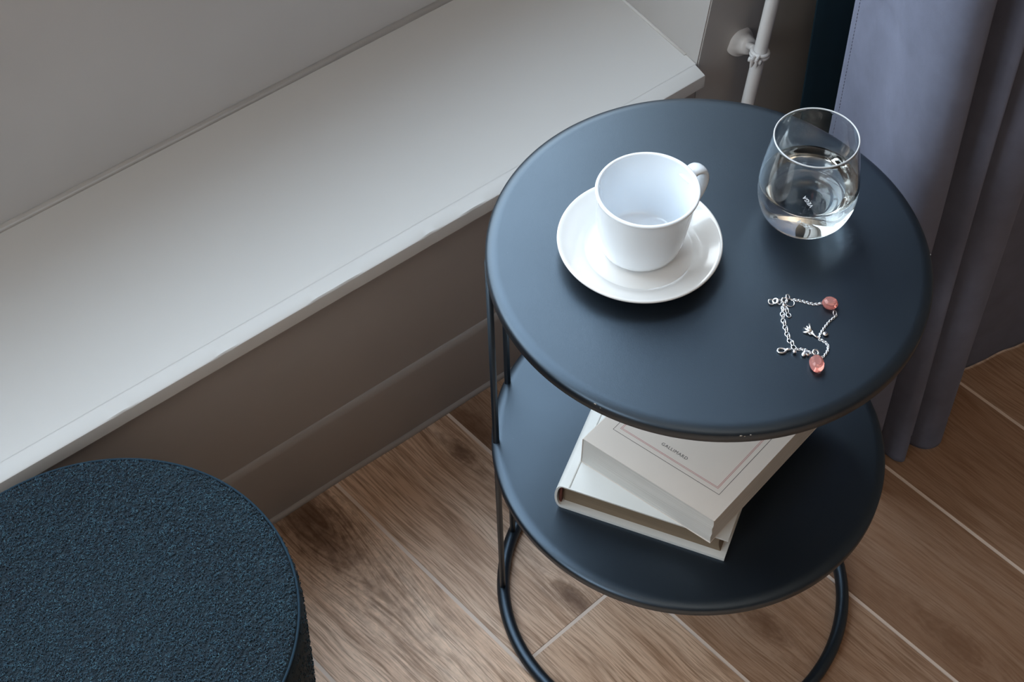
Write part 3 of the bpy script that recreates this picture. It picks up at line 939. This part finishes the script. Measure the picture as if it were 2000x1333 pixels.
# little tower charm: slim shaft with four flared legs
sh0, sh1 = Vector((.0048 - BO.x, -.1205 - BO.y, .0012)), Vector((.0040 - BO.x, -.1125 - BO.y, .0014))
parts = [tube_data([sh0, sh0.lerp(sh1, .5), sh1], .0006, 6, rr=[.0006, .0008, .0012])]
for tip in ((.0080, -.1062, .003), (.0032, -.1052, .0008), (-.0003, -.1082, .0008), (.0045, -.1068, .0032)):
    tp = Vector((tip[0] - BO.x, tip[1] - BO.y, tip[2]))
    parts.append(tube_data([sh1, sh1.lerp(tp, .45) + Vector((0, 0, .0002)), tp], .001, 6, rr=[.0010, .0010, .0009]))
parts.append(link(tuple(sh1), (1, .3, 0), .0040, .0030, .0006))
V, F = join_data(parts); mesh('tower_charm', V, F, M_silver, br, True)

# ------------------------------------------------------------------ round boucle pouf
PR, PH = .1690, .336
pf = empty('pouf', loc=(.1195, .7392, 0))
tag(pf, 'round dark teal boucle pouf in the lower left by the sill', 'stool')
sidep = [(0, .012), (PR * .88, .012), (PR * .90, .02), (PR * .93, .10), (PR * .97, .20), (PR * .992, .29), (PR * 1.0, .318), (PR * .992, .330), (PR * .965, .3345), (PR * .9, .3355), (PR * .5, .3362), (0, .3365)]
pbody = lathe('upholstery', sidep, M_boucle_base, pf, 128)
V, F = tube_data([(PR * .985 * math.cos(2 * PI * k / 120), PR * .985 * math.sin(2 * PI * k / 120), .3338) for k in range(120)], .0012, 8, True)
mesh('piping', V, F, M_piping, pf, True)
bm = bmesh.new(); bmesh.ops.create_cone(bm, segments=48, radius1=PR * .84, radius2=PR * .84, depth=.0118, cap_ends=True)
for v in bm.verts: v.co.z += .006
bmo('base_plate', bm, M_rubber, pf)
def curls():
    # short curled yarn loops over the top and the sides
    NT, NS = 42000, 14000
    r = PR * .972 * np.sqrt(rng.random(NT)); a = rng.random(NT) * 2 * PI
    Pt = np.c_[r * np.cos(a), r * np.sin(a), np.full(NT, .3362) + .0004 * rng.random(NT) - .0018 * (r / PR) ** 6]
    Nt = np.tile([0, 0, 1.0], (NT, 1))
    z = .02 + .312 * rng.random(NS); a = rng.random(NS) * 2 * PI
    rr = np.interp(z, [.02, .10, .20, .29, .318, .332], [PR * .90, PR * .93, PR * .97, PR * .992, PR, PR * .99])
    Ps = np.c_[rr * np.cos(a), rr * np.sin(a), z]
    Ns = np.c_[np.cos(a), np.sin(a), np.zeros(NS)]
    P = np.vstack([Pt, Ps]); Nn = np.vstack([Nt, Ns])
    n = len(P)
    # tangent frames
    rv = rng.normal(size=(n, 3)); T = np.cross(Nn, rv); T /= np.linalg.norm(T, axis=1)[:, None]; B = np.cross(Nn, T)
    th = rng.random(n) * 2 * PI
    R = .00080 * (.6 + .8 * rng.random(n)); arc = 2.2 + 2.6 * rng.random(n)
    lift = .0004 + .0009 * rng.random(n)
    ns_, nc = 4, 3
    yr = .00034 * (.8 + .5 * rng.random(n))
    V = np.empty((n, ns_, nc, 3))
    for i in range(ns_):
        t = th + arc * (i / (ns_ - 1) - .5)
        c = P + T * (R * np.cos(t))[:, None] + B * (R * np.sin(t))[:, None] + Nn * (lift * math.sin(PI * (i + .35) / (ns_ - .3)) )[:, None]
        rad = T * np.cos(t)[:, None] + B * np.sin(t)[:, None]
        for k in range(nc):
            an = 2 * PI * k / nc + .5
            V[:, i, k] = c + (rad * math.cos(an) + Nn * math.sin(an)) * yr[:, None]
    V = V.reshape(-1, 3)
    base = (np.arange(n) * ns_ * nc)[:, None, None]
    quads = []
    for i in range(ns_ - 1):
        for k in range(nc):
            k2 = (k + 1) % nc
            quads.append([i * nc + k, i * nc + k2, (i + 1) * nc + k2, (i + 1) * nc + k])
    Q = (base + np.array(quads)[None]).reshape(-1, 4)
    me = bpy.data.meshes.new('boucle_loops')
    me.vertices.add(len(V)); me.vertices.foreach_set('co', V.astype(np.float32).ravel())
    me.loops.add(Q.size); me.loops.foreach_set('vertex_index', Q.astype(np.int32).ravel())
    me.polygons.add(len(Q)); me.polygons.foreach_set('loop_start', (np.arange(len(Q)) * 4).astype(np.int32))
    me.polygons.foreach_set('use_smooth', np.ones(len(Q), bool))
    me.update(calc_edges=True)
    return me
o = link_mesh('boucle_loops', curls(), M_boucle, pf); o['kind'] = 'stuff'

# ------------------------------------------------------------------ curtains
def curtain_mesh(name, path, z0, z1, nz_, n, mat, parent, flare=0.0, wr=None, thick=.0014, hem=None):
    P = catmull(path, n)
    zs = np.r_[np.linspace(z0, z0 + .06, 12)[:-1], np.linspace(z0 + .06, 1.0, nz_)[:-1], np.linspace(1.0, z1, 14)]
    seg = np.r_[0, np.cumsum(np.hypot(*np.diff(P, axis=0).T))]
    T = np.gradient(P, axis=0); T /= np.linalg.norm(T, axis=1)[:, None]
    Nn = np.c_[T[:, 1], -T[:, 0]]
    V, F = [], []
    for z in zs:
        for i, (x, y) in enumerate(P):
            d = wr(seg[i], z) if wr else 0
            if hem and abs(z - (z0 + hem)) < .0022: d -= .0009
            fx = flare * z * (x - P[0][0])
            V.append((x + Nn[i][0] * d + fx, y + Nn[i][1] * d, z))
    m = len(P)
    for j in range(len(zs) - 1):
        for i in range(m - 1):
            F.append((j * m + i, j * m + i + 1, (j + 1) * m + i + 1, (j + 1) * m + i))
    o = mesh(name, V, F, mat, parent, True)
    md = o.modifiers.new('thickness', 'SOLIDIFY'); md.thickness = thick; md.offset = 0
    return o, P, seg, Nn
k_ = .84
cpts = [(1.1690, .905), (1.141, .858), (1.110, .802), (1.084, .748), (1.0705, .712), (1.073, .690), (1.0905, .682), (1.105, .697), (1.115, .720), (1.122, .745), (1.131, .735), (1.1355, .700), (1.1380, .680), (1.1460, .674), (1.154, .695), (1.158, .722), (1.164, .715), (1.170, .688),
        (1.180, .667), (1.198, .660), (1.213, .668), (1.222, .700), (1.232, .748), (1.252, .778), (1.280, .765), (1.315, .733), (1.350, .722), (1.385, .716), (1.411, .708), (1.44, .706), (1.46, .73), (1.475, .78), (1.50, .79), (1.525, .75), (1.55, .705), (1.59, .70),
        (1.62, .73), (1.64, .78), (1.67, .79), (1.70, .73), (1.74, .70), (1.79, .73), (1.82, .78)]
cpts = [(x * k_, y * k_) for x, y in cpts]
def wrinkle(s, z):
    d = 0
    if s < .30:
        f = math.exp(-((s - .10) / .09) ** 2)
        d += .0035 * f * math.sin(s * 38 + z * 5.5 + 1.2 * math.sin(z * 9))
        d += -.0035 * math.exp(-((z - .560 - .10 * (s - .05)) / .0075) ** 2) * math.exp(-((s - .072) / .035) ** 2)
        d += .0016 * math.exp(-((z - .583) / .014) ** 2) * math.exp(-((s - .072) / .05) ** 2)
        # slanting crease
        zz = .54 + (s - .04) * 2.6
        d += -.0028 * math.exp(-((z - zz) / .028) ** 2) * math.exp(-((s - .075) / .035) ** 2)
    d += .0012 * math.sin(s * 23 + z * 7)
    return d
cg = empty('grey_curtain', loc=(1.12 * k_, .7 * k_, 0))
tag(cg, 'floor length grey suede curtain in deep folds beside the table', 'curtain')
bpy.context.view_layer.update()
IG = cg.matrix_world.inverted()
o, CP, cseg, cN = curtain_mesh('cloth', cpts, .004, 3.0, 90, 9, M_curtain, cg, flare=.022, wr=wrinkle, hem=.045)
o.matrix_parent_inverse = IG
# stitched side hem, 11 mm in from the edge
parts = []
s_h = .0125
ix = np.interp(s_h, cseg, CP[:, 0]); iy = np.interp(s_h, cseg, CP[:, 1])
T_ = (CP[1] - CP[0]) / np.linalg.norm(CP[1] - CP[0]); Nh = np.array([T_[1], -T_[0]])
z = .05
while z < 1.1:
    pts = []
    for q in (0, .5, 1):
        zz = z + .0024 * q
        dd = wrinkle(s_h, zz)
        side = +1
        pts.append((ix + Nh[0] * (dd) + .022 * zz * (ix - CP[0][0]), iy + Nh[1] * (dd), zz))
    # raise to the side that faces the room / window on the left
    pts = [(p[0] - abs(Nh[0]) * .0009, p[1] - (Nh[1] * np.sign(Nh[0])) * .0009, p[2]) for p in pts]
    parts.append(tube_data(pts, .00036, 5)); z += .0042
V, F = join_data(parts)
o = mesh('stitching', V, F, M_thread, cg, True); o['kind'] = 'stuff'; o.matrix_parent_inverse = IG
tc_ = empty('teal_curtain', loc=(1.30 * k_, 1.065 * k_, 0))
tag(tc_, 'dark teal velvet curtain hanging behind the grey one near the pipe', 'curtain')
bpy.context.view_layer.update()
tp = [(x + .098, y + .080) for x, y in [(1.2050, .990), (1.222, .983), (1.26, .975), (1.31, .978), (1.35, .99), (1.38, 1.01), (1.41, 1.0), (1.45, .975), (1.50, .98), (1.54, 1.01), (1.58, .99), (1.64, .98), (1.70, 1.0)]]
o, *_ = curtain_mesh('cloth', [(x * k_, y * k_) for x, y in tp], .004, 3.0, 60, 7, M_teal, tc_, flare=0, wr=lambda s, z: .0008 * math.sin(s * 60 + z * 11))
o.matrix_parent_inverse = tc_.matrix_world.inverted()
# curtain rails under the ceiling (out of frame) carry both cloths
for nm, pth, lab in (('curtain_rail', cpts, 'white rail under the ceiling that carries the grey curtain'), ('curtain_rail', [(x * k_, y * k_) for x, y in tp], 'white rail under the ceiling that carries the teal curtain')):
    xs_ = [p[0] for p in pth]; ym = .74 * k_ if pth is cpts else 1.055 * k_
    o = box(nm, min(xs_) - .02, max(xs_) + .2, ym - .05, ym + .09 if pth is cpts else ym + .03, 3.005, 3.10, M_frame)
    tag(o, lab, 'rail')

# ------------------------------------------------------------------ heating pipe with its clamp
pipe = empty('heating_pipe', loc=(.99, .905, 0))
tag(pipe, 'thin white painted heating pipe running up the wall beside the teal curtain', 'pipe')
bpy.context.view_layer.update()
IPp = pipe.matrix_world.inverted()
PY = .905
def px_(z): return 1.0303 + (z - .402) * .1370
path = [(px_(z), PY, z) for z in (0.0, .2, .28, .34, .40, .5)] + [(px_(.5) + .012, PY, .65), (px_(.5) + .014, PY, 1.2), (px_(.5) + .014, PY, ZC)]
o = tube('tube', path, .0073, M_pipe, pipe, 20); o.matrix_parent_inverse = IPp
ax = Vector((.1358, 0, 1)).normalized()
cc = Vector((px_(.3365), PY, .3365))
s1 = Vector((0, -1, 0)); s2 = ax.cross(s1).normalized()
parts = []
for dz in (-.0042, .0):
    parts.append(tube_data([cc + ax * dz + .0090 * (math.cos(2 * PI * k / 24) * s1 + math.sin(2 * PI * k / 24) * s2) for k in range(24)], .0022, 8, True))
V, F = join_data(parts)
cl = mesh('clamp', V, F, M_pipe, pipe, True); cl.matrix_parent_inverse = IPp
# ears and screws on the side towards the niche
ear = (Vector((-.80, -.35, 0))).normalized()
bm = bmesh.new()
eM = frame(cc, ear, Vector((0, 0, 1)).cross(ear), Vector((0, 0, 1)))
add_box(bm, .0075, .0185, .0012, .0040, -.0085, .0035, eM); add_box(bm, .0075, .0185, -.0040, -.0012, -.0095, .0025, eM)
bmesh.ops.bevel(bm, geom=bm.edges[:], offset=.0007, segments=2, affect='EDGES')
o = bmo('clamp_ear', bm, M_pipe, cl)
V, F = join_data([tube_data([eM @ Vector((.0130, -.0065, -.003)), eM @ Vector((.0130, .0065, -.003))], .0018, 8), tube_data([eM @ Vector((.0130, -.0075, -.003)), eM @ Vector((.0130, -.0045, -.003))], .0030, 6), tube_data([eM @ Vector((.0130, .0042, -.003)), eM @ Vector((.0130, .0070, -.003))], .0030, 6)])
mesh('screw', V, F, M_pipe, cl, True)
# conical wall rosette and stem
rc = Vector((1.0325, .9480, .3170))
tgt = cc + Vector((.0, .004, 0))
dv = (tgt - rc).normalized()
parts = [tube_data([rc + Vector((0, -t * 1.0, 0)) + Vector((dv.x, 0, dv.z)) * t for t in (0, .002, .004, .012, .020, .0215)], .01, 28, rr=[.0172, .0172, .0140, .0122, .0098, .0082])]
V, F = join_data(parts)
o = mesh('rosette', V, F, M_pipe, pipe, True); smooth_angle(o, 50); o.matrix_parent_inverse = IPp
V, F = tube_data([rc, rc.lerp(tgt, .5), tgt], .0038, 12)
o = mesh('stem', V, F, M_pipe, pipe, True); o.matrix_parent_inverse = IPp

# added tray and hangers (out of frame) that house the warm fill light
fill_unit = empty('added_fill_fitting', loc=(-.20, -.90, 2.20))
tag(fill_unit, 'unseen square white tray added to house the fill light', 'fill_unit')
bm = bmesh.new(); add_box(bm, -.28, .28, -.28, .28, 0, .02); add_box(bm, -.30, -.28, -.30, .30, 0, .09); add_box(bm, .28, .30, -.30, .30, 0, .09); add_box(bm, -.28, .28, -.30, -.28, 0, .09); add_box(bm, -.28, .28, .28, .30, 0, .09)
bmo('fill_tray', bm, M_frame, fill_unit)
for sx in (-.29, .29):
    tube('hanger', [(sx, 0, .08), (sx, 0, .90)], .004, M_frame, fill_unit, 8)
